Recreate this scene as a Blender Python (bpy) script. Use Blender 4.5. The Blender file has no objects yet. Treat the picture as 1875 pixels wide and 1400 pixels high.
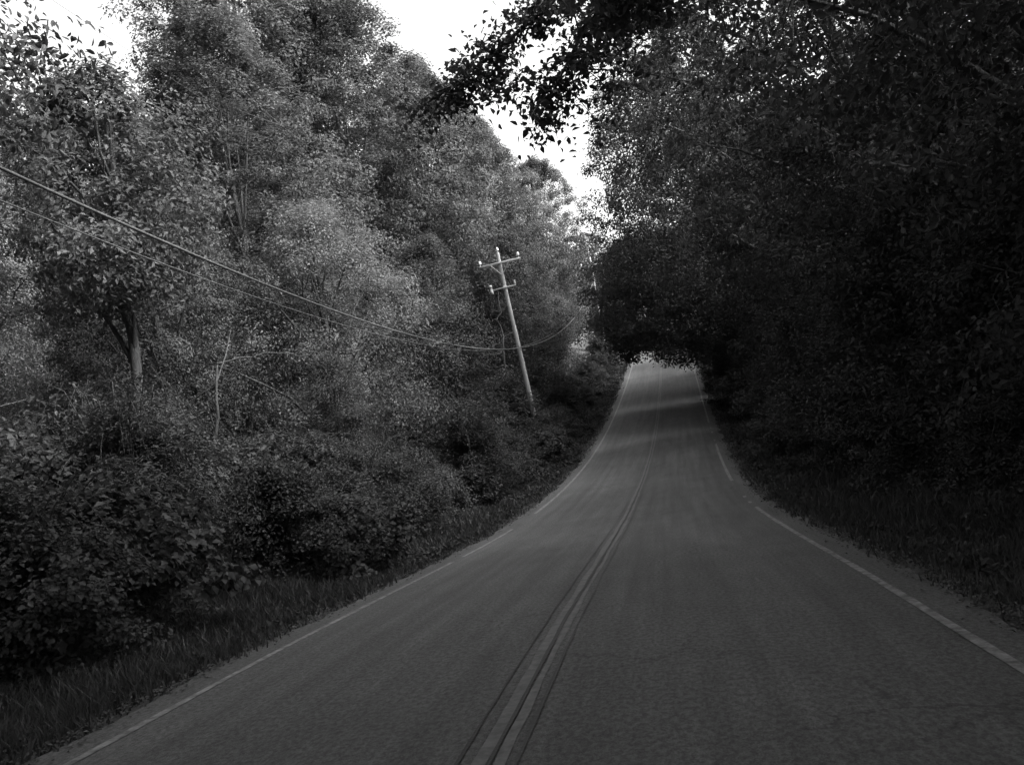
import bpy, math
import numpy as np
from mathutils import Matrix, Vector

R = math.radians
scene = bpy.context.scene
col = scene.collection

# ------------------------------------------------------------------ camera
F_PX = 1594.0                       # focal length in photograph pixels (1875 wide)
ROLL, PITCH = R(8.42), R(0.36)      # the camera is tilted in the driver's hand
cam_d = bpy.data.cameras.new('camera')
cam = bpy.data.objects.new('camera', cam_d)
col.objects.link(cam)
cam_d.sensor_fit = 'HORIZONTAL'
cam_d.sensor_width = 36.0
cam_d.lens = 36.0 * F_PX / 1875.0
cam_d.clip_start, cam_d.clip_end = 0.05, 5000.0
cam.matrix_world = Matrix.Rotation(R(90) - PITCH, 4, 'X') @ Matrix.Rotation(-ROLL, 4, 'Z')
scene.camera = cam

# ------------------------------------------------------------------ sky, sun, exposure
SUN_EL, SUN_AZ = R(42), R(108)      # azimuth clockwise from +Y: light comes over the right-hand wood
world = bpy.data.worlds.new('World')
scene.world = world
world.use_nodes = True
wn, wl = world.node_tree.nodes, world.node_tree.links
bg = wn['Background']
sky = wn.new('ShaderNodeTexSky')
sky.sky_type = 'NISHITA'
sky.sun_disc = False
sky.sun_elevation, sky.sun_rotation = SUN_EL, SUN_AZ
sky.air_density, sky.dust_density, sky.ozone_density = 1.0, 5.0, 1.0
bw = wn.new('ShaderNodeRGBToBW')    # black-and-white film
wl.new(sky.outputs[0], bw.inputs[0])
wl.new(bw.outputs[0], bg.inputs[0])
bg.inputs[1].default_value = 0.15
sun_d = bpy.data.lights.new('sun', 'SUN')
sun_d.energy, sun_d.angle = 1.5, R(22)
sun = bpy.data.objects.new('sun', sun_d)
col.objects.link(sun)
sv = Vector((math.sin(SUN_AZ) * math.cos(SUN_EL), math.cos(SUN_AZ) * math.cos(SUN_EL), math.sin(SUN_EL)))
sun.rotation_euler = sv.to_track_quat('Z', 'Y').to_euler()
sun.location = sv * 200
vs = scene.view_settings
vs.view_transform, vs.look, vs.exposure, vs.gamma = 'Standard', 'None', 2.2, 1.0
scene.render.engine = 'CYCLES'
cy = scene.cycles
cy.max_bounces, cy.diffuse_bounces, cy.glossy_bounces, cy.transmission_bounces = 6, 4, 2, 4
cy.use_denoising = True

# ------------------------------------------------------------------ helpers
def tag(o, label=None, cat=None, group=None, kind=None):
    for k, v in (('label', label), ('category', cat), ('group', group), ('kind', kind)):
        if v:
            o[k] = v
    return o

def mesh_np(name, V, F, mat=None, tint=None, smooth=False):
    V = np.asarray(V, np.float32); F = np.asarray(F, np.int32)
    k = F.shape[1]
    m = bpy.data.meshes.new(name)
    m.vertices.add(len(V)); m.vertices.foreach_set('co', V.ravel())
    m.loops.add(F.size); m.loops.foreach_set('vertex_index', F.ravel())
    m.polygons.add(len(F)); m.polygons.foreach_set('loop_start', np.arange(0, F.size, k, dtype=np.int32))
    if smooth:
        m.polygons.foreach_set('use_smooth', np.ones(len(F), bool))
    if tint is not None:
        a = m.attributes.new('tint', 'FLOAT', 'POINT')
        a.data.foreach_set('value', np.asarray(tint, np.float32))
    m.update(calc_edges=True)
    if mat:
        m.materials.append(mat)
    return m

def obj(name, mesh, parent=None, loc=None):
    o = bpy.data.objects.new(name, mesh)
    col.objects.link(o)
    if parent:
        o.parent = parent
    if loc is not None:
        o.location = loc
    return o

def empty(name, loc, rz=0.0):
    o = bpy.data.objects.new(name, None)
    col.objects.link(o)
    o.empty_display_size = 0.3
    o.location = loc
    o.rotation_euler = (0, 0, rz)
    return o

class MB:
    """collects tubes, boxes and lathes into one mesh"""
    def __init__(s):
        s.V, s.F, s.n = [], [], 0
    def add(s, V, F):
        s.V.append(np.asarray(V, float)); s.F.append(np.asarray(F, int) + s.n); s.n += len(V)
    def tube(s, P, r, k=6, caps=True):
        P = np.asarray(P, float); r = np.broadcast_to(np.asarray(r, float), (len(P),))
        T = np.gradient(P, axis=0); T /= np.linalg.norm(T, axis=1)[:, None] + 1e-9
        ref = np.array([0, 0, 1.0]) if abs(T[0, 2]) < .9 else np.array([1.0, 0, 0])
        A = np.cross(T, ref); A /= np.linalg.norm(A, axis=1)[:, None] + 1e-9
        B = np.cross(T, A)
        th = np.arange(k) * 2 * np.pi / k
        V = P[:, None] + r[:, None, None] * (np.cos(th)[None, :, None] * A[:, None] + np.sin(th)[None, :, None] * B[:, None])
        n = len(P)
        i = np.arange(n - 1)[:, None] * k; j = np.arange(k)[None]; j2 = (j + 1) % k
        q = np.stack([i + j, i + j2, i + k + j2, i + k + j], -1).reshape(-1, 4)
        s.add(V.reshape(-1, 3), np.concatenate([q[:, [0, 1, 2]], q[:, [0, 2, 3]]]))
        if caps:
            for e in (0, n - 1):
                vv = np.vstack([V[e], P[e]])
                f = [[jj, (jj + 1) % k, k] for jj in range(k)]
                if e == 0:
                    f = [[b, a, c] for a, b, c in f]
                s.add(vv, f)
        return s
    def box(s, c, size, M=None, bev=0.0):
        x, y, z = [v / 2 for v in size]
        b = bev
        pts, fs = [], []
        prof = [(-z, x - b, y - b), (-z + b, x, y), (z - b, x, y), (z, x - b, y - b)] if b else [(-z, x, y), (z, x, y)]
        for zz, xx, yy in prof:
            c2 = min(b, xx * .5, yy * .5) if b else 0
            if b:
                pts += [(-xx, -yy + c2, zz), (-xx + c2, -yy, zz), (xx - c2, -yy, zz), (xx, -yy + c2, zz),
                        (xx, yy - c2, zz), (xx - c2, yy, zz), (-xx + c2, yy, zz), (-xx, yy - c2, zz)]
            else:
                pts += [(-xx, -yy, zz), (xx, -yy, zz), (xx, yy, zz), (-xx, yy, zz)]
        k = 8 if b else 4
        for lv in range(len(prof) - 1):
            for j in range(k):
                a0, a1 = lv * k + j, lv * k + (j + 1) % k
                fs += [(a0, a1, a1 + k), (a0, a1 + k, a0 + k)]
        top = (len(prof) - 1) * k
        for j in range(1, k - 1):
            fs += [(0, j + 1, j), (top, top + j, top + j + 1)]
        pts = np.array(pts)
        if M is not None:
            pts = pts @ np.array(M.to_3x3()).T
        s.add(pts + np.array(c), fs)
        return s
    def lathe(s, base, axis, prof, k=12):
        base = np.array(base, float); ax = np.array(axis, float); ax /= np.linalg.norm(ax)
        s.tube([base + ax * h for h, r in prof], [r for h, r in prof], k)
        return s
    def build(s, name, mat, smooth=False, tint=None):
        return mesh_np(name, np.vstack(s.V), np.vstack(s.F), mat, tint, smooth)

# ------------------------------------------------------------------ materials (all neutral: a black-and-white picture)
def new_mat(name):
    m = bpy.data.materials.new(name); m.use_nodes = True
    nt = m.node_tree
    return m, nt.nodes, nt.links, nt.nodes['Principled BSDF'], nt.nodes['Material Output']

def grey(v):
    return (v, v, v, 1)

def leaf_mat(name, base, var=0.5, trans=0.33, rough=0.5, obj_var=0.25, spec=0.35):
    m, n, l, p, out = new_mat(name)
    at = n.new('ShaderNodeAttribute'); at.attribute_name = 'tint'
    oi = n.new('ShaderNodeObjectInfo')
    r1 = n.new('ShaderNodeMapRange'); r1.inputs[3].default_value = base * (1 - var); r1.inputs[4].default_value = base * (1 + var)
    l.new(at.outputs['Fac'], r1.inputs[0])
    r2 = n.new('ShaderNodeMapRange'); r2.inputs[3].default_value = 1 - obj_var; r2.inputs[4].default_value = 1 + obj_var
    l.new(oi.outputs['Random'], r2.inputs[0])
    mu = n.new('ShaderNodeMath'); mu.operation = 'MULTIPLY'
    l.new(r1.outputs[0], mu.inputs[0]); l.new(r2.outputs[0], mu.inputs[1])
    l.new(mu.outputs[0], p.inputs['Base Color'])
    p.inputs['Roughness'].default_value = rough
    p.inputs['Specular IOR Level'].default_value = spec
    tr = n.new('ShaderNodeBsdfTranslucent')
    m2 = n.new('ShaderNodeMath'); m2.operation = 'MULTIPLY'; m2.inputs[1].default_value = 1.3
    l.new(mu.outputs[0], m2.inputs[0]); l.new(m2.outputs[0], tr.inputs[0])
    mx = n.new('ShaderNodeMixShader'); mx.inputs[0].default_value = trans
    l.new(p.outputs[0], mx.inputs[1]); l.new(tr.outputs[0], mx.inputs[2]); l.new(mx.outputs[0], out.inputs[0])
    return m

def noise_mat(name, a, b, scale, rough=0.85, bump=0.3, detail=8, stretch=(1, 1, 1), bump_scale=None, spec=0.3, dist=0.02):
    m, n, l, p, out = new_mat(name)
    tc = n.new('ShaderNodeTexCoord')
    mp = n.new('ShaderNodeMapping'); mp.inputs['Scale'].default_value = stretch
    l.new(tc.outputs['Object'], mp.inputs[0])
    nz = n.new('ShaderNodeTexNoise'); nz.inputs['Scale'].default_value = scale; nz.inputs['Detail'].default_value = detail
    l.new(mp.outputs[0], nz.inputs[0])
    cr = n.new('ShaderNodeValToRGB')
    cr.color_ramp.elements[0].position, cr.color_ramp.elements[0].color = .3, grey(a)
    cr.color_ramp.elements[1].position, cr.color_ramp.elements[1].color = .72, grey(b)
    l.new(nz.outputs[0], cr.inputs[0]); l.new(cr.outputs[0], p.inputs['Base Color'])
    p.inputs['Roughness'].default_value = rough
    p.inputs['Specular IOR Level'].default_value = spec
    if bump:
        n2 = n.new('ShaderNodeTexNoise'); n2.inputs['Scale'].default_value = bump_scale or scale * 3; n2.inputs['Detail'].default_value = 6
        l.new(mp.outputs[0], n2.inputs[0])
        bp = n.new('ShaderNodeBump'); bp.inputs['Strength'].default_value = bump; bp.inputs['Distance'].default_value = dist
        l.new(n2.outputs[0], bp.inputs['Height']); l.new(bp.outputs[0], p.inputs['Normal'])
    return m

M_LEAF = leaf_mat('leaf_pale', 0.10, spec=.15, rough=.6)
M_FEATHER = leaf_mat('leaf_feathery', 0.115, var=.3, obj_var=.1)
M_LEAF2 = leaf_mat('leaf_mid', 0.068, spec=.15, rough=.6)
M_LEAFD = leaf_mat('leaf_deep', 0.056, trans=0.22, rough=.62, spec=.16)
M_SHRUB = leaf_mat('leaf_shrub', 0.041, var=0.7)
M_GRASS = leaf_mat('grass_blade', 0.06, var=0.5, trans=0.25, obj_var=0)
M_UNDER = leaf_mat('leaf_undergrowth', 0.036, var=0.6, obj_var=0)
M_BARK = noise_mat('bark', 0.035, 0.08, 5, bump=0.6, stretch=(3, 3, .6), dist=.05)
M_SOIL = noise_mat('soil', 0.03, 0.07, 0.7, bump=0.8, bump_scale=6, dist=.1)
M_POLE = noise_mat('weathered_wood', 0.22, 0.38, 4, bump=0.4, stretch=(6, 6, .5), dist=.02)
M_ARM = noise_mat('crossarm_wood', 0.2, 0.38, 5, bump=0.3, stretch=(1, 6, 6), dist=.01)
M_STEEL = noise_mat('galvanised_steel', 0.3, 0.42, 20, rough=.5, bump=0.05)
M_PORC = noise_mat('porcelain', 0.78, 0.85, 10, rough=.15, bump=0, spec=.6)
M_WIRE = noise_mat('cable_sheath', 0.06, 0.1, 8, rough=.5, bump=0.1)

# ------------------------------------------------------------------ the road's course
KN = np.array([-120, -40, 2, 5, 8, 11, 15, 20, 26, 34, 44, 56, 72, 95, 106, 118, 140, 200, 900.])
KX = np.array([-19.8, -7.33, -.77, -.303, .164, .644, 1.289, 2.121, 3.18, 4.705, 6.679, 9.039, 12.168, 16.507, 18.55, 20.8, 24.9, 36.0, 166.])
KZ = np.array([8.5, 2.65, -1.676, -1.985, -2.291, -2.629, -3.089, -3.618, -4.07, -4.349, -4.23, -3.562, -2.185, .008, .8, 1.1, .6, -2.0, -10.])
def herm(v, y):
    y = np.asarray(y, float)
    m = np.gradient(v, KN); i = np.clip(np.searchsorted(KN, y) - 1, 0, len(KN) - 2)
    h = KN[i + 1] - KN[i]; t = (y - KN[i]) / h
    return (2*t**3 - 3*t**2 + 1) * v[i] + (t**3 - 2*t**2 + t) * h * m[i] + (-2*t**3 + 3*t**2) * v[i+1] + (t**3 - t**2) * h * m[i+1]
def vnoise(x, y, seed=0):
    """cheap smooth value noise, 0..1"""
    xi, yi = np.floor(x).astype(int), np.floor(y).astype(int)
    fx, fy = x - xi, y - yi
    fx, fy = fx*fx*(3-2*fx), fy*fy*(3-2*fy)
    def hsh(a, b):
        v = np.sin(a * 127.1 + b * 311.7 + seed * 74.7) * 43758.5453
        return v - np.floor(v)
    return (hsh(xi, yi)*(1-fx) + hsh(xi+1, yi)*fx)*(1-fy) + (hsh(xi, yi+1)*(1-fx) + hsh(xi+1, yi+1)*fx)*fy
def frame(s):
    d = (herm(KX, s + .05) - herm(KX, s - .05)) / .1
    nn = np.sqrt(1 + d*d)
    return 1 / nn, -d / nn           # unit vector pointing right of the road
def ground_dz(s, o):
    """height of the ground above the road at offset o (negative = left)"""
    a = np.abs(o)
    z = np.interp(a, [0, 3.25, 3.9, 5.0], [-.07, -.07, -.12, -.22])
    left = np.interp(a, [5.0, 6.2, 9, 14, 22, 40, 90, 300, 900], [-.22, -.1, .7, 2.0, 5.0, 14, 28, 40, 60])
    right = np.interp(a, [5.0, 6.5, 10, 16, 40, 90, 300, 900], [-.22, 0, .5, 1.6, 7, 14, 25, 50])
    z = np.where(a > 5, np.where(o < 0, left, right), z)
    w = np.clip((a - 3.6) / 3, 0, 1)
    return z + w * (.5 * (vnoise(s*.25, o*.25, 1) - .5) + .22 * (vnoise(s*.9, o*.9, 2) - .5) + np.clip(a-20, 0, 200)*.06*(vnoise(s*.03, o*.03, 3)-.5))
def so(s, o, dz=0.0):
    """station s, offset o -> world point on the ground (+dz)"""
    s, o = np.asarray(s, float), np.asarray(o, float)
    nx, ny = frame(s)
    return np.stack([herm(KX, s) + o*nx, s + o*ny, herm(KZ, s) + ground_dz(s, o) + dz], -1)
def road_pt(s, o, dz=0.0):
    s, o = np.asarray(s, float), np.asarray(o, float)
    nx, ny = frame(s)
    return np.stack([herm(KX, s) + o*nx, s + o*ny, herm(KZ, s) - .012*np.abs(o) + dz], -1)
def grid_faces(ni, nj):
    i = np.arange(ni - 1)[:, None] * nj; j = np.arange(nj - 1)[None]
    return np.stack([i + j, i + j + 1, i + nj + j + 1, i + nj + j], -1).reshape(-1, 4)[:, ::-1]

S_ROAD = np.concatenate([np.arange(-60, 2, 1.), np.arange(2, 60, .4), np.arange(60, 150, .75)])

# ground sheet, out to the horizon
S_G = np.concatenate([[-110, -80], np.arange(-60, 2, 2.), np.arange(2, 100, .8), np.arange(100, 160, 3), [180, 220, 280, 360, 500, 700, 890]])
O_G = np.concatenate([[-900, -600, -400, -250, -150, -100, -70], np.arange(-50, -20, 3.), np.arange(-20, -3.3, .6),
                      [-3.2, -1.6, 0, 1.6, 3.2], np.arange(3.5, 20, .6), np.arange(20, 50, 3.), [60, 80, 110, 160, 250, 400, 600, 900]])
SS, OO = np.meshgrid(S_G, O_G, indexing='ij')
g = obj('ground', mesh_np('ground', so(SS.ravel(), OO.ravel()), grid_faces(len(S_G), len(O_G)), M_SOIL, smooth=True))
tag(g, 'dark earth bank and verges beneath the roadside growth', 'ground', kind='structure')

# asphalt
def asphalt_mat():
    m, n, l, p, out = new_mat('asphalt')
    uv = n.new('ShaderNodeAttribute'); uv.attribute_name = 'road_uv'
    def noise(scale, st, detail=6, rough=.55):
        mp = n.new('ShaderNodeMapping'); mp.inputs['Scale'].default_value = st
        l.new(uv.outputs['Vector'], mp.inputs[0])
        z = n.new('ShaderNodeTexNoise'); z.inputs['Scale'].default_value = scale; z.inputs['Detail'].default_value = detail
        z.inputs['Roughness'].default_value = rough
        l.new(mp.outputs[0], z.inputs[0]); return z
    def mrange(src, a, b, lo=.3, hi=.7):
        r = n.new('ShaderNodeMapRange'); r.inputs[1].default_value, r.inputs[2].default_value = lo, hi
        r.inputs[3].default_value, r.inputs[4].default_value = a, b
        l.new(src, r.inputs[0]); return r.outputs[0]
    def mul(a, b):
        k = n.new('ShaderNodeMath'); k.operation = 'MULTIPLY'
        l.new(a, k.inputs[0]); l.new(b, k.inputs[1]); return k.outputs[0]
    fine = noise(90, (1, 1, 1), 4, .7)
    mid = noise(3.0, (1, .35, 1), 5)
    patch = noise(.35, (.6, .6, 1), 3)
    streak = noise(5.0, (1, .03, 1), 4)
    c = mrange(fine.outputs[0], .068, .126)
    c = mul(c, mrange(mid.outputs[0], .9, 1.1))
    c = mul(c, mrange(patch.outputs[0], .84, 1.12))
    c = mul(c, mrange(streak.outputs[0], .80, 1.18))
    speck = noise(28, (1, .6, 1), 3, .8)
    c = mul(c, mrange(speck.outputs[0], .62, 1.42, .38, .62))
    vo = n.new('ShaderNodeTexVoronoi'); vo.feature = 'DISTANCE_TO_EDGE'; vo.inputs['Scale'].default_value = .55
    wob = noise(2.2, (1, 1, 1), 4, .7)
    ad = n.new('ShaderNodeVectorMath'); ad.operation = 'MULTIPLY_ADD'; ad.inputs[1].default_value = (.7, .7, 0)
    l.new(wob.outputs['Color'], ad.inputs[0]); l.new(uv.outputs['Vector'], ad.inputs[2])
    l.new(ad.outputs[0], vo.inputs['Vector'])
    crack = mrange(vo.outputs['Distance'], .68, 1.0, .004, .011)
    cmask = mrange(noise(.22, (1, 1, 1), 2).outputs[0], 0.0, 1.0, .46, .58)
    cx = n.new('ShaderNodeMix'); cx.data_type = 'FLOAT'; cx.inputs[2].default_value = 1.0
    l.new(cmask, cx.inputs[0]); l.new(crack, cx.inputs[3])
    c = mul(c, cx.outputs[0])
    track = noise(.9, (1, .004, 1), 2)
    c = mul(c, mrange(track.outputs[0], .86, 1.12))
    l.new(c, p.inputs['Base Color'])
    p.inputs['Roughness'].default_value = .78
    p.inputs['Specular IOR Level'].default_value = .4
    bp = n.new('ShaderNodeBump'); bp.inputs['Strength'].default_value = .8; bp.inputs['Distance'].default_value = .01
    l.new(fine.outputs[0], bp.inputs['Height']); l.new(bp.outputs[0], p.inputs['Normal'])
    return m
def paint_mat(name, v, cover):
    m, n, l, p, out = new_mat(name)
    tc = n.new('ShaderNodeTexCoord')
    z = n.new('ShaderNodeTexNoise'); z.inputs['Scale'].default_value = 9; z.inputs['Detail'].default_value = 8; z.inputs['Roughness'].default_value = .7
    l.new(tc.outputs['Object'], z.inputs[0])
    cr = n.new('ShaderNodeValToRGB')
    cr.color_ramp.elements[0].position, cr.color_ramp.elements[0].color = cover, grey(.075)
    cr.color_ramp.elements[1].position, cr.color_ramp.elements[1].color = cover + .3, grey(v)
    l.new(z.outputs[0], cr.inputs[0]); l.new(cr.outputs[0], p.inputs['Base Color'])
    p.inputs['Roughness'].default_value = .7
    return m
M_ROAD = asphalt_mat()
M_WHITE = paint_mat('worn_white_paint', .33, .38)
M_YELLOW = paint_mat('worn_yellow_paint', .165, .38)
M_TAR = noise_mat('tar_seam', .026, .042, 12, rough=.6, bump=.2)

def strip(name, s, o0, o1, dz, mat, ncol=2, jag=0.0, uv=False, parent=None, seed=0, thick=False):
    """a ribbon following the road; o0, o1 offsets"""
    s = np.asarray(s, float)
    rng = np.random.default_rng(seed)
    t = np.linspace(0, 1, ncol)
    e0 = o0 + (jag * (vnoise(s*1.3, s*0, seed+5) - .5) + jag*.6*(vnoise(s*4.1, s*0, seed+6) - .5))
    e1 = o1 + (jag * (vnoise(s*1.3, s*0, seed+7) - .5) + jag*.6*(vnoise(s*4.1, s*0, seed+8) - .5))
    Oo = e0[:, None] * (1 - t) + e1[:, None] * t
    Sv = np.repeat(s[:, None], ncol, 1)
    V = road_pt(Sv.ravel(), Oo.ravel(), dz)
    me = mesh_np(name, V, grid_faces(len(s), ncol), mat, smooth=True)
    if uv:
        a = me.attributes.new('road_uv', 'FLOAT_VECTOR', 'POINT')
        a.data.foreach_set('vector', np.stack([Oo.ravel(), Sv.ravel(), 0*Sv.ravel()], -1).astype(np.float32).ravel())
    return obj(name, me, parent)

road = strip('road', S_ROAD, -3.3, 3.3, 0, M_ROAD, 13, jag=.22, uv=True)
tag(road, 'narrow two lane asphalt road dipping then climbing under the trees', 'road', kind='structure')
def seg(a, b):
    return S_ROAD[(S_ROAD >= a) & (S_ROAD <= b)]
def mark(name, a, b, c, w, mat, dz, label=None, jag=.012, seed=0):
    return strip(name, seg(a, b), c - w/2, c + w/2, dz, mat, 2, jag, parent=road, seed=seed)
LW = 2.9
mark('edge_line', -30, 15.2, -LW, .075, M_WHITE, .005, seed=1)
mark('edge_line', 15.6, 21.5, -LW, .08, M_WHITE, .005, seed=2)
mark('edge_line', 24.4, 110, -LW, .10, M_WHITE, .005, seed=3)
mark('edge_line', -30, 19.6, LW, .075, M_WHITE, .005, seed=4)
mark('edge_line', 27.3, 40.0, LW, .10, M_WHITE, .005, seed=5)
mark('edge_line', 48, 110, LW, .10, M_WHITE, .005, seed=6)
for k, (a, b) in enumerate(((20.6, 21.2), (22.3, 22.9), (24.5, 24.9), (41.0, 41.6), (42.5, 43.1), (44.2, 44.8), (45.8, 46.4))):
    mark('edge_line', a, b, LW, .07, M_WHITE, .005, seed=10 + k, jag=.03)
mark('centre_line', -30, 110, -.055, .075, M_YELLOW, .005, seed=20, jag=.03)
mark('centre_line', -30, 110, .05, .055, M_YELLOW, .005, seed=21, jag=.03)
for k, (c, w) in enumerate(((-.18, .015), (-.004, .026), (.14, .015))):
    mark('tar_seam', -30, 110, c, w, M_TAR, .009, seed=30 + k, jag=.018)

# ------------------------------------------------------------------ leaves
def leaves(rng, P, N, size, aspect=.55, droop=.3, fold=.18):
    """folded two-triangle leaves at points P with rough normals N"""
    n = len(P)
    N = N / (np.linalg.norm(N, axis=1)[:, None] + 1e-9)
    r = rng.normal(size=(n, 3)); r[:, 2] -= droop
    D = r - (r * N).sum(1)[:, None] * N
    D /= np.linalg.norm(D, axis=1)[:, None] + 1e-9
    B = np.cross(N, D)
    L = (size * rng.uniform(.65, 1.35, n))[:, None]
    W = L * aspect * .5
    tip = P + D * L
    mid = P + D * L * .45
    up = N * L * fold
    V = np.stack([P, mid - B*W + up, tip, mid + B*W + up], 1).reshape(-1, 3)
    b = np.arange(n)[:, None] * 4
    F = np.concatenate([b + [0, 2, 1], b + [0, 3, 2]])
    return V, F

def oval_leaves(rng, P, N, size, aspect=.5, droop=.3, fold=.12):
    """six-cornered leaves for trees that stand close"""
    V, _ = leaves(rng, P, N, size, aspect, droop, fold)
    q = V.reshape(-1, 4, 3); b, l_, tp, r_ = q[:, 0], q[:, 1], q[:, 2], q[:, 3]
    mid = b*.55 + tp*.45
    W = np.stack([b, l_*.85 + b*.15, mid + (l_ - mid)*.8 + (tp - b)*.28, tp, mid + (r_ - mid)*.8 + (tp - b)*.28, r_*.85 + b*.15], 1).reshape(-1, 3)
    k = np.arange(len(q))[:, None] * 6
    return W, np.concatenate([k + [0, 3, 2], k + [0, 2, 1], k + [0, 4, 3], k + [0, 5, 4]])

def broad_leaves(rng, P, N, size, aspect=.6, droop=.5, fold=.14):
    n = len(P)
    N = N / (np.linalg.norm(N, axis=1)[:, None] + 1e-9)
    r = rng.normal(size=(n, 3)); r[:, 2] -= droop
    D = r - (r * N).sum(1)[:, None] * N
    D /= np.linalg.norm(D, axis=1)[:, None] + 1e-9
    B = np.cross(N, D)
    L = (size * rng.uniform(.6, 1.3, n))[:, None]; W = L * aspect * .5
    cols = [P]
    for u, w, z in ((.18, .62, .4), (.42, 1.0, .8), (.72, .62, .5)):
        curl = -N * L * .22 * u * u
        cols += [P + D*L*u - B*W*w + N*L*fold*z + curl, P + D*L*u + curl, P + D*L*u + B*W*w + N*L*fold*z + curl]
    cols.append(P + D*L - N*L*.22)
    V = np.stack(cols, 1).reshape(-1, 3)
    b = np.arange(n)[:, None] * 11
    f = [(0, 2, 1), (0, 3, 2)]
    for k in (1, 4):
        f += [(k, k+1, k+4), (k, k+4, k+3), (k+1, k+2, k+5), (k+1, k+5, k+4)]
    f += [(7, 8, 10), (8, 9, 10)]
    return V, np.concatenate([b + list(q) for q in f])

def crown_points(rng, clumps, rad, per, flat=.68):
    n = len(clumps)
    idx = np.repeat(np.arange(n), per)
    d = rng.normal(size=(len(idx), 3)); d /= np.linalg.norm(d, axis=1)[:, None]
    q = d * (rng.uniform(0, 1, len(idx)) ** .45)[:, None]
    q[:, 2] *= flat
    P = clumps[idx] + q * rad[idx][:, None]
    P[:, 2] -= .18 * rad[idx] * (q[:, 0]**2 + q[:, 1]**2)     # sprays droop at the rim
    return idx, P, d

def tree_meshes(name, seed, H, Rad, z0, nclump, per, leaf, mat, shift=(0, 0), crad=(.55, 1.15), trunk_r=.22, squash=1.0, hang=0.0, top_bias=.8, twigs=True, spow=.8, epow=.6, oval=False):
    rng = np.random.default_rng(seed)
    # trunk
    zt = np.linspace(-.4, H * .93, 10)
    wob = np.cumsum(rng.normal(0, .10, (10, 2)), 0) * (H / 16)
    t = np.clip(zt / H, 0, 1)
    TP = np.stack([wob[:, 0] + shift[0]*t**1.5*.6, wob[:, 1] + shift[1]*t**1.5*.6, zt], -1)
    TP[:2, :2] = TP[1, :2]
    TR = trunk_r * (1 - .88 * t) + .02; TR[0] *= 1.35
    mb = MB().tube(TP, TR, 8)
    # lobed envelope
    ph = rng.uniform(0, 6.28, 6)
    def env(az, tt):
        base = np.sin(np.pi * np.clip(tt, .02, .98) ** top_bias) ** epow
        lob = 1 + .22*np.sin(3*az + ph[0] + 4*tt) + .16*np.sin(5*az + ph[1] - 6*tt) + .12*np.sin(2*az + ph[2] + 9*tt)
        return Rad * base * lob
    tt = rng.uniform(0.02, .99, nclump)
    az = rng.uniform(0, 2*np.pi, nclump)
    fr = .30 + .70 * rng.uniform(0, 1, nclump) ** .55
    rr = env(az, tt) * fr
    zc = z0 + tt * (H - z0)
    C = np.stack([rr*np.cos(az) + shift[0]*(tt**spow), rr*np.sin(az)*squash + shift[1]*(tt**spow), zc], -1)
    C[:, 2] -= hang * (fr - .5).clip(0) * rr / Rad
    C[:, 2] = np.maximum(C[:, 2], .25)
    cr = rng.uniform(*crad, nclump) * (1.1 - .35 * tt)
    # limbs
    LP = [TP[2:]]
    nl = 15
    for k in range(nl):
        tl = (k + .7) / nl
        a = k * 2.4 + rng.uniform(-.3, .3)
        h0 = max(z0 + (H - z0) * tl * .8 - .14 * H, .12 * H)
        b = np.array([np.interp(h0, zt, TP[:, i]) for i in range(3)])
        te = min(tl + .12, .95)
        e_r = env(np.array(a), np.array(te)) * .82
        e = np.array([e_r*np.cos(a) + shift[0]*te**spow, e_r*np.sin(a)*squash + shift[1]*te**spow, z0 + te*(H - z0) - hang*.35])
        u = np.linspace(0, 1, 6)[:, None]
        p = b*(1-u) + e*u; p[:, 2] += .08*H*np.sin(np.pi*u[:, 0])*.6; p += rng.normal(0, .08, p.shape)*np.sin(np.pi*u)
        r0 = np.interp(h0, zt, TR) * .55
        mb.tube(p, np.linspace(r0, .015, 6), 5)
        LP.append(p)
    LPs = np.vstack(LP)
    if twigs:
        for c in C[::2]:
            k = ((LPs - c) ** 2).sum(1).argmin()
            a = LPs[k]; m = (a + c) / 2 + rng.normal(0, .12, 3)
            mb.tube([a, m, c], [.022, .015, .006], 3, caps=False)
    idx, P, d = crown_points(rng, C, cr, per)
    out = P - np.array([shift[0]*.6, shift[1]*.6, (z0 + H) / 2]); out /= np.linalg.norm(out, axis=1)[:, None]
    N = np.array([0, 0, .6]) + .6*out + .5*d + .5*rng.normal(size=P.shape)
    V, F = (oval_leaves if oval else leaves)(rng, P, N, leaf)
    ti = np.clip(rng.uniform(.08, .92, nclump)[idx] + rng.normal(0, .09, len(P)), 0, 1)
    return mb.build(name + '_trunk', M_BARK, smooth=True), mesh_np(name + '_crown', V, F, mat, np.repeat(ti, 6 if oval else 4))

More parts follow.
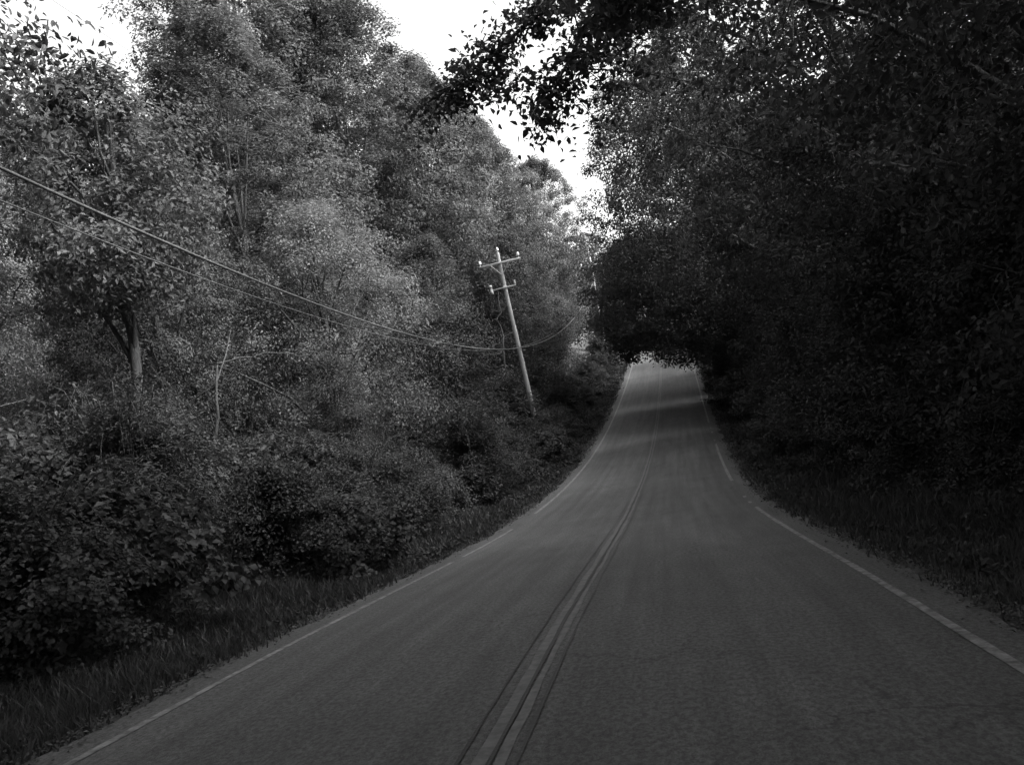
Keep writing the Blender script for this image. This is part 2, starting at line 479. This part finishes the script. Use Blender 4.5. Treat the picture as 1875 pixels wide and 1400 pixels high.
PROTO = {
    'tall_a': tree_meshes('tall_a', 11, 21, 5.2, 1.8, 560, 140, .165, M_LEAF2),
    'tall_b': tree_meshes('tall_b', 12, 24, 5.8, 1.6, 640, 140, .175, M_LEAF),
    'tall_d': tree_meshes('tall_d', 13, 20, 4.8, 2.4, 480, 135, .165, M_LEAFD),
    'round': tree_meshes('round', 14, 10.5, 4.3, .8, 460, 130, .10, M_FEATHER, crad=(.5, .95), trunk_r=.14),
    'bushy': tree_meshes('bushy', 21, 10, 4.1, .5, 330, 100, .19, M_LEAF2, crad=(.6, 1.1), trunk_r=.14),
    'slim': tree_meshes('slim', 15, 12, 2.7, .6, 300, 120, .13, M_LEAF2, trunk_r=.12),
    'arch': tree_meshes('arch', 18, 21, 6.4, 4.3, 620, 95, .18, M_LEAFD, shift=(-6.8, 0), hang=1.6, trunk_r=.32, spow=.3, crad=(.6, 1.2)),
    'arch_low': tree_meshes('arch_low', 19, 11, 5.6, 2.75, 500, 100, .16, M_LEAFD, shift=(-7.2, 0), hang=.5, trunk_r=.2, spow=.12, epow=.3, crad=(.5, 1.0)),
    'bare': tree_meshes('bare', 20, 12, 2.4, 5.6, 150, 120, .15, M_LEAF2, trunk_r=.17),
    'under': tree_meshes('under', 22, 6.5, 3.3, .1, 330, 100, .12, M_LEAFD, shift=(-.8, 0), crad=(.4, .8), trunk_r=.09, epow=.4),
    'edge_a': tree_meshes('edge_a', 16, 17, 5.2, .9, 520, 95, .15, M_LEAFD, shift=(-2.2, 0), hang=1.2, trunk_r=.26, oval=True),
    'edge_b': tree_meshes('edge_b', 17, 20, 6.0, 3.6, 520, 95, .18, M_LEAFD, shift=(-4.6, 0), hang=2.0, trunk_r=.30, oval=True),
}

def tree(kind, s, o, sc, rz, label, name='tree', group=None, sz=None, cat='tree', z=None):
    p = so(s, o, -.05)
    e = empty(name, p, rz)
    e.scale = (sc, sc, sz or sc)
    tag(e, label, cat, group)
    t, c = PROTO[kind]
    obj('trunk', t, e); obj('crown', c, e)
    return e

def shrub_meshes(name, seed, Rad, H, nclump, per, leaf, mat, canes=16, asp=.55):
    rng = np.random.default_rng(seed)
    az = rng.uniform(0, 6.283, nclump); u = rng.uniform(0, 1, nclump); fr = .25 + .75*rng.uniform(0, 1, nclump)**.5
    ph = rng.uniform(0, 6.28, 3)
    lob = 1 + .25*np.sin(3*az + ph[0]) + .2*np.sin(5*az + ph[1] + 3*u)
    el = u ** .9 * np.pi / 2
    C = np.stack([Rad*lob*fr*np.cos(el)*np.cos(az), Rad*lob*fr*np.cos(el)*np.sin(az), .1 + H*fr*np.sin(el)*(.8 + .3*lob)*.9], -1)
    cr = rng.uniform(.22, .5, nclump)
    idx, P, d = crown_points(rng, C, cr, per, .55)
    P[:, 2] = np.maximum(P[:, 2], .02)
    N = np.array([0, 0, .8]) + .5*(P - [0, 0, H*.3])/Rad + .3*d + .45*rng.normal(size=P.shape)
    V, F = leaves(rng, P, N, leaf, asp)
    mb = MB()
    lv, lf, lt, off = [V], [F], [np.repeat(np.clip(rng.uniform(.15, .75, nclump)[idx] + rng.normal(0, .18, len(P)), 0, 1), 4)], len(V)
    for k in range(canes):                         # stems, some arching out of the mass
        a = rng.uniform(0, 6.283); rr = Rad * rng.uniform(.5, 1.25); hh = H * rng.uniform(.8, 1.25)
        v = np.linspace(0, 1, 8)
        p = np.stack([np.cos(a)*rr*v, np.sin(a)*rr*v, hh*np.sin(np.pi*v*.72) + .02], -1)
        mb.tube(p, np.linspace(.016, .004, 8), 4, caps=False)
        n = 34
        q = rng.uniform(.35, 1, n)
        Pq = np.stack([np.interp(q, v, p[:, i]) for i in range(3)], -1) + rng.normal(0, .04, (n, 3))
        V2, F2 = leaves(rng, Pq, np.array([0, 0, 1.]) + .5*rng.normal(size=Pq.shape), leaf)
        lv.append(V2); lf.append(F2 + off); off += len(V2); lt.append(np.full(len(V2), .75))
    return mb.build(name + '_stems', M_BARK), mesh_np(name + '_foliage', np.vstack(lv), np.vstack(lf), mat, np.concatenate(lt))

SHRUB = {
    'a': shrub_meshes('shrub_a', 31, 1.7, 2.0, 210, 120, .07, M_SHRUB, asp=.7),
    'b': shrub_meshes('shrub_b', 32, 2.2, 1.5, 190, 85, .12, M_SHRUB, asp=.75),
    'c': shrub_meshes('shrub_c', 33, 1.4, 2.9, 210, 120, .095, M_SHRUB, canes=34, asp=.3),
    'd': shrub_meshes('shrub_d', 34, 2.0, 2.3, 220, 95, .10, M_LEAFD),
}
def shrub(kind, s, o, sc, rz, label, group=None, name='shrub', sz=None):
    e = empty(name, so(s, o, -.05), rz); e.scale = (sc, sc, sz or sc)
    tag(e, label, 'shrub', group)
    t, c = SHRUB[kind]
    obj('stems', t, e); obj('foliage', c, e)
    return e

ORD = 'first second third fourth fifth sixth seventh eighth ninth tenth eleventh twelfth thirteenth fourteenth fifteenth sixteenth'.split()

# ------------------------------------------------------------------ trees on the left bank
LG = 'trees of the wood on the left bank'
LEFT = [
    # kind, s, o, scale, rot, label
    ('tall_d', 23, -13.2, .56, .3, 'dark near tree under the sky gap at the upper left corner'),
    ('tall_b', 36, -16.5, .84, 1.1, 'tall sunlit tree with bright leaf clusters right of the dark upper left tree'),
    ('round', 30, -10.8, 1.0, .5, 'broad rounded small tree with smooth pale foliage above the sagging cables'),
    ('tall_a', 43, -21, .92, 3.0, 'tall mid grey tree standing behind the broad rounded small tree'),
    ('tall_b', 45, -20, 1.18, 4.0, 'tall pale tree reaching the top edge left of the overhanging branch'),
    ('tall_b', 48, -15.2, 1.08, 1.4, 'tall tree between the broad rounded tree and the leaning pole'),
    ('tall_d', 55, -12.5, 1.12, 2.6, 'darker tall tree directly behind the leaning utility pole'),
    ('tall_b', 63, -15, 1.06, 5.1, 'tall tree showing over the crossarm of the leaning pole'),
    ('slim', 60, -9.0, 1.0, .2, 'slim vine covered tree just right of the leaning pole'),
    ('tall_a', 73, -13.2, 1.04, 1.9, 'tree below the sky gap, right of the leaning pole'),
    ('bushy', 87, -12.5, .85, 2.9, 'rounded tree beside the far pole near the crest'),
    ('tall_b', 85, -15, 1.04, .9, 'tall tree on the left side of the crest'),
    ('tall_a', 103, -12, 1.12, 4.4, 'farthest tree left of the road beyond the crest'),
    ('bare', 18.5, -10.6, .9, 3.3, 'slim tree with a pale bare trunk at the left edge'),
    ('tall_d', 12, -16, .9, 2.0, 'dark tree cut by the left edge below the cables'),
    ('tall_a', 18, -24, .95, .1, 'tall tree farthest left behind the pale bare trunk'),
    ('slim', 25, -8.6, .42, 5.6, 'small slim tree over the dark hollow in the left bank'),
    ('bushy', 70, -11.0, .95, .9, 'rounded leafy tree left of the arch above the verge'),
    ('bushy', 79, -11.6, .8, 4.0, 'small rounded tree touching the arch on the left of the road'),
    ('tall_a', 31, -21, .64, .6, 'airy tree with sky showing through it at the upper left'),
    ('slim', 41, -9.6, .9, 2.7, 'slim leafy tree left of the leaning pole, under the tall pale ones'),
    ('slim', 34, -13.5, .95, 4.6, 'slim tree filling the gap left of the broad rounded tree'),
    ('slim', 27, -14.5, .85, 1.9, 'slim tree in shade right of the pale bare trunk'),
    ('slim', 53.5, -10.4, .95, 5.2, 'slim tree close behind the leaning pole'),
    ('bushy', 66, -10.5, .95, 3.4, 'rounded tree filling the wood right of the leaning pole'),
    ('bushy', 94, -12.0, .75, 1.0, 'small rounded tree just left of the far pole'),
    ('round', 17, -16.5, .8, .9, 'pale bush-like tree on the slope at the left edge'),
    ('round', 26, -22, .9, 2.2, 'pale low tree on the slope under the upper left sky gap'),
    ('tall_a', 54, -20, 1.25, .7, 'tall tree of the second rank left of the sky gap'),
    ('slim', 75, -9.6, .9, 1.2, 'slim tree leaning in beside the arch left of the road'),
]
for k, sx, ox, sc, rz, lb in LEFT:
    tree(k, sx, ox, sc, rz, lb, group=LG)
for i, (k, sx, ox, sc, rz) in enumerate((('edge_b', 10.5, -14.6, .9, 3.05), ('arch', -3, -9.6, 1., 3.1), ('arch', -13, -9.5, 1., 3.2), ('tall_d', 3, -15, .9, 1.), ('tall_a', -8, -13, 1., 2.), ('tall_b', -20, -14, 1., 3.))):
    tree(k, sx, ox, sc, rz, ORD[i] + ' tree of the left wood beside the camera, at or past the left edge', group='left trees behind the camera')

# ------------------------------------------------------------------ trees on the right, arching over the road
RG = 'dark trees arching over the road from the right'
RIGHT = [
    ('edge_a', 12, 10.2, .85, .15, 'nearest dark tree with large leaves at the right edge'),
    ('edge_b', 18, 10.8, .95, -.2, 'dark overhanging tree, second from the right edge'),
    ('edge_a', 24, 9.6, .80, .3, 'dark tree with foliage hanging to the grass beside the worn edge line'),
    ('edge_b', 31, 10.6, 1.0, .05, 'tall dark tree in the middle of the right-hand wall of leaves'),
    ('edge_a', 38, 9.2, .82, -.25, 'dark tree with low skirts right of the climbing road'),
    ('arch', 45, 9.8, .95, .15, 'dark tree whose boughs arch across the road before the crest'),
    ('arch', 53, 9.4, 1.0, -.1, 'dark tree hanging low over the crest of the road'),
    ('edge_a', 50, 9.4, .8, .1, 'low dark tree at the right foot of the leafy arch'),
    ('arch_low', 55, 8.3, 1.0, .1, 'low dark tree with boughs reaching right across the road'),
    ('arch_low', 64, 8.5, 1.05, -.2, 'low dark tree behind the boughs that cross the road'),
    ('edge_b', 62, 9.6, 1.0, .2, 'dark tree just past the leafy arch on the right'),
    ('edge_b', 73, 9.8, 1.0, .0, 'dark tree right of the crest behind the arch'),
    ('edge_a', 84, 9.2, 1.0, -.3, 'dark tree at the right end of the visible road'),
    ('tall_d', 20, 17, 1.05, 1.2, 'tall dark tree behind the overhanging trees near the right edge'),
    ('tall_d', 34, 18, 1.1, 2.3, 'tall dark tree behind the middle of the right-hand wall of leaves'),
    ('tall_d', 50, 18, 1.1, 3.1, 'tall dark tree behind the leafy arch'),
    ('tall_d', 66, 17, 1.1, .4, 'tall dark tree behind the crest on the right'),
]
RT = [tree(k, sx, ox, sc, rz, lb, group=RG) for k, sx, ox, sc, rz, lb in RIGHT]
for i, (k, sx, ox, sc, rz) in enumerate((('edge_b', 7, 9.6, 1.05, .2), ('arch', 3, 11.0, 1.0, .0), ('edge_a', 4.5, 9.6, .9, .0), ('arch', 0, 9.2, 1.05, .1), ('arch', -4, 9.0, 1.0, -.1), ('arch', -14, 9.0, 1.1, .2))):
    tree(k, sx, ox, sc, rz, ORD[i] + ' dark tree overhanging the road beside the camera, at or past the upper right edge', group='right trees behind the camera')

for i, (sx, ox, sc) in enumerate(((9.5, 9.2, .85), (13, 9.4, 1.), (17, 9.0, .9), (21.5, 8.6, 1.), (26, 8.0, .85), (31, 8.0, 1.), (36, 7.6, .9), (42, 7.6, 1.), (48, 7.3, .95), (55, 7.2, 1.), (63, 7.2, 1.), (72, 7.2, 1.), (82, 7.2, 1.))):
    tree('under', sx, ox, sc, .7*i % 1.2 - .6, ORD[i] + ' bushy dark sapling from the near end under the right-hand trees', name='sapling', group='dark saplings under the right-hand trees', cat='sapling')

# ------------------------------------------------------------------ shrubs
rng = np.random.default_rng(5)
SG = 'shrubs tangled on the left bank'
spots = []
def rows(s0, s1, step, o, lab):
    s = s0
    while s < s1:
        spots.append((s + rng.uniform(-.8, .8), o + rng.uniform(-.6, .6), lab))
        s += step * rng.uniform(.85, 1.2)
rows(8, 22, 2.3, -6.6, 'low leafy shrub from the camera on the near left bank above the verge')
rows(9, 24, 3.0, -9.4, 'bigger shrub from the camera behind the near left verge row')
rows(23, 40, 2.5, -6.5, 'tangled shrub from the camera in the row below the sagging cables')
rows(25, 41, 3.2, -9.2, 'taller tangled shrub from the camera behind the row below the cables')
rows(41, 56, 2.6, -6.3, 'dark shrub from the camera in the row passing the leaning pole foot')
rows(42, 58, 3.6, -8.8, 'shrub from the camera in the row behind the leaning pole foot')
rows(57, 96, 4.2, -6.2, 'small far shrub past the leaning pole on the verge towards the crest')
rows(14, 44, 4.0, -12.6, 'shrub from the camera deep in the left wood behind the bank')
kinds = 'abcabda'
seen = {}
for i, (sx, ox, lb) in enumerate(spots):
    k_ = seen.get(lb, 0); seen[lb] = k_ + 1
    lb = ORD[k_] + ' ' + lb
    sc = rng.uniform(.75, 1.15) * (1.25 if ox < -8 else 1.0)
    shrub(kinds[i % 7], sx, ox, sc, rng.uniform(0, 6.28), lb, group=SG)
RS = 'shrubs at the foot of the right-hand trees'
for i, (sx, ox) in enumerate(((12, 8.3), (14.8, 7.8), (17.6, 7.6), (20.5, 7.2), (23.4, 6.8), (26.5, 6.4), (30, 6.3), (34, 6.0), (38, 5.9), (43, 5.8), (49, 5.7), (56, 5.6), (64, 5.6), (73, 5.7), (83, 5.6))):
    shrub('dcad'[i % 4], sx, ox, rng.uniform(.75, 1.05), rng.uniform(0, 6.28),
          ORD[i] + ' dark shrub from the near end along the foot of the right-hand trees', group=RS)

# ------------------------------------------------------------------ undergrowth, grass, far wood: nobody could count these
def undergrowth(name, n, omin, omax, seed, label):
    rng = np.random.default_rng(seed)
    s = 5 + 95 * rng.uniform(0, 1, n) ** 1.5
    a = omin + (omax - omin) * rng.uniform(0, 1, n) ** 1.7
    o = a if omin > 0 else a
    h = np.clip(vnoise(s*.7, o*.7, seed) * 1.3 - .15, .04, 1) * np.clip((np.abs(o) - 4.6) / 2.0, .1, 1) * .95
    P = so(s, o); P[:, 2] += h * rng.uniform(.1, 1, n) ** .6
    N = np.array([0, 0, 1.]) + .6*rng.normal(size=P.shape)
    V, F = leaves(rng, P, N, .09 + .0012*s)
    ti = np.clip(vnoise(s*1.6, o*1.6, seed+3)*.7 + rng.normal(.15, .18, n), 0, 1)
    return tag(obj(name, mesh_np(name, V, F, M_UNDER, np.repeat(ti, 4))), label, 'undergrowth', kind='stuff')
undergrowth('undergrowth', 160000, -3.75, -26, 61, 'brambles and weeds covering the left bank')
undergrowth('undergrowth', 80000, 3.9, 22, 62, 'dark weeds and creepers under the right-hand trees')

def grass(name, n, o0, o1, seed, label):
    rng = np.random.default_rng(seed)
    s = 4 * (100 / 4) ** rng.uniform(0, 1, n)
    o = rng.uniform(o0, o1, n)
    edge = np.clip((np.abs(o) - 3.12 - .25*vnoise(s*1.1, o*0+seed, 9)) / .5, 0, 1)
    keep = rng.uniform(0, 1, n) < edge * (.35 + .65*vnoise(s*.8, o*1.5, seed+1))
    s, o = s[keep], o[keep]; n = len(s)
    tall = np.clip((np.abs(o) - 3.2) / 2.2, .2, 1)
    P = so(s, o, -.02)
    h = rng.uniform(.06, .30, n) * (.4 + .9*tall) * (.6 + .8*vnoise(s*.6, o*.9, seed+2))
    w = .006 + .0006*s
    a = rng.uniform(0, 6.283, n); b = rng.uniform(0, 6.283, n); ln = rng.uniform(.15, .7, n) * h
    side = np.stack([np.cos(a)*w, np.sin(a)*w, 0*a], -1)
    lean = np.stack([np.cos(b)*ln, np.sin(b)*ln, h], -1)
    mid = lean * [.35, .35, .6]
    V = np.stack([P - side, P + side, P + mid + side*.7, P + mid - side*.7, P + lean], 1).reshape(-1, 3)
    k = np.arange(n)[:, None] * 5
    F = np.concatenate([k + [0, 1, 2], k + [0, 2, 3], k + [3, 2, 4]])
    ti = np.clip(rng.normal(.45, .25, n), 0, 1)
    return tag(obj(name, mesh_np(name, V, F, M_GRASS, np.repeat(ti, 5))), label, 'grass', kind='stuff')
grass('grass_verge', 110000, -6.2, -3.1, 71, 'rough grass strip along the left edge of the road')
grass('grass_verge', 110000, 3.1, 7.4, 72, 'rough dark grass strip along the right edge of the road')

def litter(name, n, seed, label):
    rng = np.random.default_rng(seed)
    s = 4 * (60 / 4) ** rng.uniform(0, 1, n)
    sg = np.where(rng.uniform(0, 1, n) < .5, -1, 1)
    o = sg * (3.36 + rng.normal(0, .11, n))
    P = road_pt(s, o, .012)
    V, F = leaves(rng, P, np.array([0, 0, 1.]) + .25*rng.normal(size=P.shape), .035 + .0008*s, aspect=.7, droop=0)
    return tag(obj(name, mesh_np(name, V, F, M_GRASS, np.repeat(rng.uniform(0, 1, n), 4))), label, 'leaf litter', kind='stuff')
litter('leaf_litter', 6000, 77, 'dry leaf litter and grit along both edges of the asphalt')

def far_wood(name, seed, places, label):
    rng = np.random.default_rng(seed)
    _, c = tree_meshes('far', 99, 19, 5.6, 1.5, 170, 30, .44, M_LEAF2, crad=(.9, 1.7), twigs=False)
    n = len(c.vertices); v = np.empty(n*3, np.float32); c.vertices.foreach_get('co', v); v = v.reshape(-1, 3)
    f = np.empty(len(c.polygons)*3, np.int32); c.loops.foreach_get('vertex_index', f); f = f.reshape(-1, 3)
    Vs, Fs, Ts = [], [], []
    for i, (s, o, sc) in enumerate(places):
        a = rng.uniform(0, 6.28); q = v * sc
        q = np.stack([q[:, 0]*np.cos(a) - q[:, 1]*np.sin(a), q[:, 0]*np.sin(a) + q[:, 1]*np.cos(a), q[:, 2]], -1) + so(s, o)
        Vs.append(q); Fs.append(f + i*n); Ts.append(np.clip(np.repeat(rng.uniform(0, 1, n//4), 4)*.5 + rng.uniform(0, .5), 0, 1))
    return tag(obj(name, mesh_np(name, np.vstack(Vs), np.vstack(Fs), M_LEAF2, np.concatenate(Ts))), label, 'wood', kind='stuff')
rng = np.random.default_rng(8)
pl = []
for s in np.arange(6, 150, 9):
    for o in (-30, -38):
        q = so(s, o); gap = abs(q[0]/q[1] + .42) < .07
        pl.append((s + rng.uniform(-3, 3), o + rng.uniform(-3, 3), .5 if gap else rng.uniform(.85, 1.02)))
for s in np.arange(116, 160, 10):
    for o in (-19, -8.5, 8.5, 20):
        pl.append((s + rng.uniform(-3, 3), o + rng.uniform(-3, 3), rng.uniform(.8, 1.)))
for o in (-7, -1, 5):
    pl.append((160 + rng.uniform(-3, 3), o, 1.0))
    pl.append((174 + rng.uniform(-3, 3), o + 3, 1.0))
far_wood('far_wood', 8, pl, 'mass of trees filling the wood behind the left bank and crest')
pr = [(s + rng.uniform(-3, 3), o + rng.uniform(-3, 3), rng.uniform(.9, 1.1)) for s in np.arange(-10, 110, 9) for o in (25, 34)]
far_wood('far_wood', 9, pr, 'dark mass of trees behind the right-hand roadside trees')

# ------------------------------------------------------------------ overhanging limb of the second right-hand tree
def limb_world(P0, pts, seed, leaf=.105, n_spray=30, per=62, spread=.7):
    rng = np.random.default_rng(seed)
    P = np.vstack([P0, pts]); u = np.linspace(0, 1, len(P)); q = np.linspace(0, 1, 22)
    path = np.stack([np.interp(q, u, P[:, i]) for i in range(3)], -1)
    path[1:-1] = (path[:-2] + path[1:-1]*2 + path[2:]) / 4
    mb = MB().tube(path, np.linspace(.09, .012, 22), 6)
    Vs, Fs, off = [], [], 0
    for k in range(n_spray):
        t = rng.uniform(.45, 1)
        a = np.array([np.interp(t, q, path[:, i]) for i in range(3)])
        e = a + rng.normal(0, spread, 3) * [1, 1, .55] + [0, 0, -.25]
        mb.tube([a, (a+e)/2 + [0, 0, .08], e], [.014, .009, .004], 4, caps=False)
        w = rng.uniform(.15, 1.1, per)
        Pp = a + (e - a)*w[:, None] + rng.normal(0, .12, (per, 3))
        V, F = broad_leaves(rng, Pp, np.array([0, 0, .9]) + .6*rng.normal(size=Pp.shape), leaf)
        Vs.append(V); Fs.append(F + off); off += len(V)
    return mb.build('limb', M_BARK, smooth=True), mesh_np('limb_leaves', np.vstack(Vs), np.vstack(Fs), M_LEAFD, np.full(off, .45))
host = RT[0]
inv = host.matrix_basis.inverted() if False else None
bpy.context.view_layer.update()
def add_limb(host, pts, seed, h, **kw):
    b = host.matrix_world.translation
    m1, m2 = limb_world(np.array([b.x - .3, b.y, b.z + h]), np.array(pts), seed, **kw)
    W = host.matrix_world.inverted()
    for nm, me in (('overhanging_limb', m1), ('overhanging_leaves', m2)):
        me.transform(W); obj(nm, me, host)
add_limb(RT[1], [(5.5, 14.0, 6.6), (3.2, 13.0, 6.0), (1.8, 12.4, 4.8), (1.0, 12.0, 3.6)], 201, 8.5, n_spray=55, spread=.55)
add_limb(RT[1], [(5.0, 14.5, 7.6), (2.6, 13.5, 6.4), (.6, 13.0, 4.9), (-.3, 12.8, 4.3)], 202, 9.5, n_spray=46, spread=.5)
add_limb(RT[0], [(4.6, 10.5, 5.6), (2.6, 10.3, 4.8), (1.4, 10.2, 3.9)], 203, 6.8, n_spray=40, spread=.5)

# ------------------------------------------------------------------ leaning utility pole
def unproject(u, v, depth):
    xi, yi = (u - 937.5) / F_PX, (700 - v) / F_PX
    c, s = math.cos(ROLL), math.sin(ROLL)
    x, y = xi*c + yi*s, -xi*s + yi*c
    cp, sp = math.cos(PITCH), math.sin(PITCH)
    d = Vector((x, cp + y*sp, -sp + y*cp))
    return d * (depth / d.y)

def pole(name, base, top, r0, r1, label, arm=2.4, detail=True):
    base, top = Vector(base), Vector(top)
    ax = (top - base); Hh = ax.length; ax.normalize()
    side = Vector((1, -.20, 0)); side = (side - ax*side.dot(ax)).normalized()
    fw = ax.cross(side)
    M = Matrix((side, fw, ax)).transposed()
    e = empty(name, base); e.rotation_euler = M.to_euler()
    tag(e, label, 'utility pole', 'utility poles along the left side of the road')
    q = np.linspace(0, 1, 12)
    P = np.stack([.03*np.sin(q*5), .02*np.sin(q*4 + 1), -.9 + q*(Hh + .9)], -1); P[-1, :2] = P[-2, :2]
    obj('pole_shaft', MB().tube(P, r0 + (r1 - r0)*q, 16).build('pole_shaft', M_POLE, smooth=True), e)
    za = Hh - .62
    obj('crossarm', MB().box((0, -r1 - .055, za), (arm, .10, .13), bev=.012).build('crossarm', M_ARM), e)
    for sgn in (-1, 1):
        b = MB().tube([(sgn*.52, -r1 - .115, za - .03), (sgn*.05, -r1*1.15 - .03, za - .62)], .022, 6)
        obj('brace', b.build('brace', M_STEEL), e)
    ins = [(-arm/2 + .10, -r1 - .055, za + .06), (arm/2 - .10, -r1 - .055, za + .06), (0, 0, Hh - .02)]
    for p in ins:
        b = MB().lathe(p, (0, 0, 1), [(0, .018), (.10, .018), (.11, .055), (.13, .085), (.155, .085), (.165, .06), (.19, .055), (.20, .085), (.225, .085), (.24, .05), (.275, .055), (.30, .03)], 14)
        obj('insulator', b.build('insulator', M_PORC, smooth=True), e)
    if detail:
        zl = Hh - 2.0
        obj('lower_arm', MB().box((-.05, -r1*1.25 - .05, zl), (1.35, .06, .07), bev=.008).build('lower_arm', M_STEEL), e)
        b = MB().lathe((-.76, -r1*1.25 - .08, zl - .22), (-.06, 0, 1), [(0, .05), (.02, .085), (.2, .085), (.21, .075), (.38, .075), (.39, .09), (.5, .09), (.52, .04)], 14)
        obj('fuse_cutout', b.build('fuse_cutout', M_STEEL, smooth=True), e)
        b = MB().lathe((.60, -r1*1.25 - .05, zl + .035), (0, 0, 1), [(0, .02), (.04, .055), (.07, .055), (.08, .035), (.11, .055), (.15, .055), (.16, .035), (.2, .05), (.24, .05), (.25, .015)], 12)
        obj('arrester', b.build('arrester', M_STEEL, smooth=True), e)
        obj('clamp_plate', MB().box((0, -r1*1.25 - .045, zl), (.2, .05, .22), bev=.01).build('clamp_plate', M_STEEL), e)
        for zz, sg in ((Hh - 3.3, 1), (Hh - 4.5, -1), (Hh - 5.6, 1)):
            obj('step_bolt', MB().tube([(sg*.1, 0, zz), (sg*.32, 0, zz), (sg*.33, 0, zz + .05)], .014, 6).build('step_bolt', M_STEEL), e)
    bpy.context.view_layer.update()
    return e, [e.matrix_world @ Vector((p[0], p[1], p[2] + .29)) for p in ins]

top = unproject(911.5, 462, 48.3)
low = unproject(978, 765, 48.3)
ax = (top - low).normalized()
base = low - ax * 1.4
lean, ins = pole('utility_pole', base, top, .15, .10, 'weathered grey utility pole leaning left with a crossarm and three white insulators')
far, fins = pole('utility_pole', so(96, -5.9), so(96, -5.9) + np.array([-.25, 0, 11.6]), .15, .1, 'far utility pole beside the crest where the cables end, mostly hidden by leaves', detail=False)
near, nins = pole('utility_pole', so(-12.5, -8.9), so(-12.5, -8.9) + np.array([0, 0, 11.5]), .16, .11, 'utility pole behind the camera carrying the near ends of the cables', detail=False)

def cable(name, P, r, label):
    me = MB().tube(P, r, 6).build(name, M_WIRE, smooth=True)
    tag(obj(name, me), label, 'cable', 'overhead cables')
fx, nx_ = far.matrix_world.translation, near.matrix_world.translation
yy = np.linspace(nx_.y, fx.y, 90)
xl = nx_.x + (fx.x - nx_.x) * (yy - nx_.y) / (fx.y - nx_.y)
cable('overhead_cable', np.stack([xl + .20, yy, 1.42 + .0029*(yy - 42)**2], -1), .025, 'thick upper cable sagging from the left edge in front of the leaning pole')
cable('overhead_cable', np.stack([xl + .16, yy, 1.36 + .0029*(yy - 39.5)**2], -1), .012, 'thin lower cable sagging just beneath the thick one')
def span(a, b, sag, r, label):
    t = np.linspace(0, 1, 40)[:, None]
    P = np.array(a)*(1-t) + np.array(b)*t
    P[:, 2] -= sag * 4 * t[:, 0]*(1 - t[:, 0])
    cable('overhead_wire', P, r, label)
span(ins[0], fins[0], 4.2, .007, 'thin wire running from the left insulator of the leaning pole up to the far pole')
span(ins[1], fins[1], 2.6, .007, 'thin wire running from the right insulator of the leaning pole up to the far pole')
span(ins[0], nins[0], 1.2, .0035, 'faint thin wire running left from the left insulator of the leaning pole')

# ------------------------------------------------------------------ dead stems in the left bank
M_DEAD = noise_mat('dead_wood', 0.05, 0.11, 8, bump=.4, stretch=(2, 2, 2), dist=.02)
def dead_stem(a, b, r, seed, label, bow=.25):
    rng = np.random.default_rng(seed)
    a, b = np.array(a, float), np.array(b, float)
    L = np.linalg.norm(b - a)
    e = empty('dead_stem', a); tag(e, label, 'dead stem', 'dead stems in the left bank')
    u = np.linspace(0, 1, 10)[:, None]
    P = (b - a)*u + rng.normal(0, .02*L, (10, 3))*np.sin(np.pi*u); P[:, 2] += bow*np.sin(np.pi*u[:, 0])*L*.2
    mb = MB().tube(P, np.linspace(r, r*.35, 10), 6)
    obj('stem', mb.build('stem', M_DEAD, smooth=True), e)
    for k in range(4):
        i = rng.integers(3, 9); d = rng.normal(0, 1, 3); d /= np.linalg.norm(d); d = d*.7 + (b - a)/L*.7
        q = P[i] + d*L*rng.uniform(.15, .35)
        obj('twig', MB().tube([P[i], (P[i] + q)/2 + rng.normal(0, .03, 3), q], [r*.4, r*.28, r*.12], 5).build('twig', M_DEAD), e)
for k, (u0, v0, u1, v1, dep, r, lb) in enumerate((
        (400, 665, 590, 652, 24.5, .03, 'pale dead stem lying across the shrubs below the broad rounded tree'),
        (395, 838, 398, 668, 21.0, .07, 'upright dead trunk standing over the dark hollow in the left bank'),
        (330, 835, 352, 770, 20.5, .035, 'short curved dead stem beside the dark hollow'),
        (345, 845, 470, 820, 20.2, .02, 'thin dead stick lying across the dark hollow'),
        (920, 625, 912, 540, 52.0, .07, 'thin dead trunk just left of the leaning pole'),
        (690, 700, 745, 712, 33.0, .03, 'broken dead stick slanting in the shrubs left of the pole foot'))):
    p0, p1 = unproject(u0, v0, dep), unproject(u1, v1, dep + .4)
    if abs(v0 - v1) > 60:
        p0 = p0 - (p1 - p0).normalized() * 1.6
    dead_stem(p0, p1, r, 300 + k, lb, 0 if abs(v0 - v1) > 60 else .3)
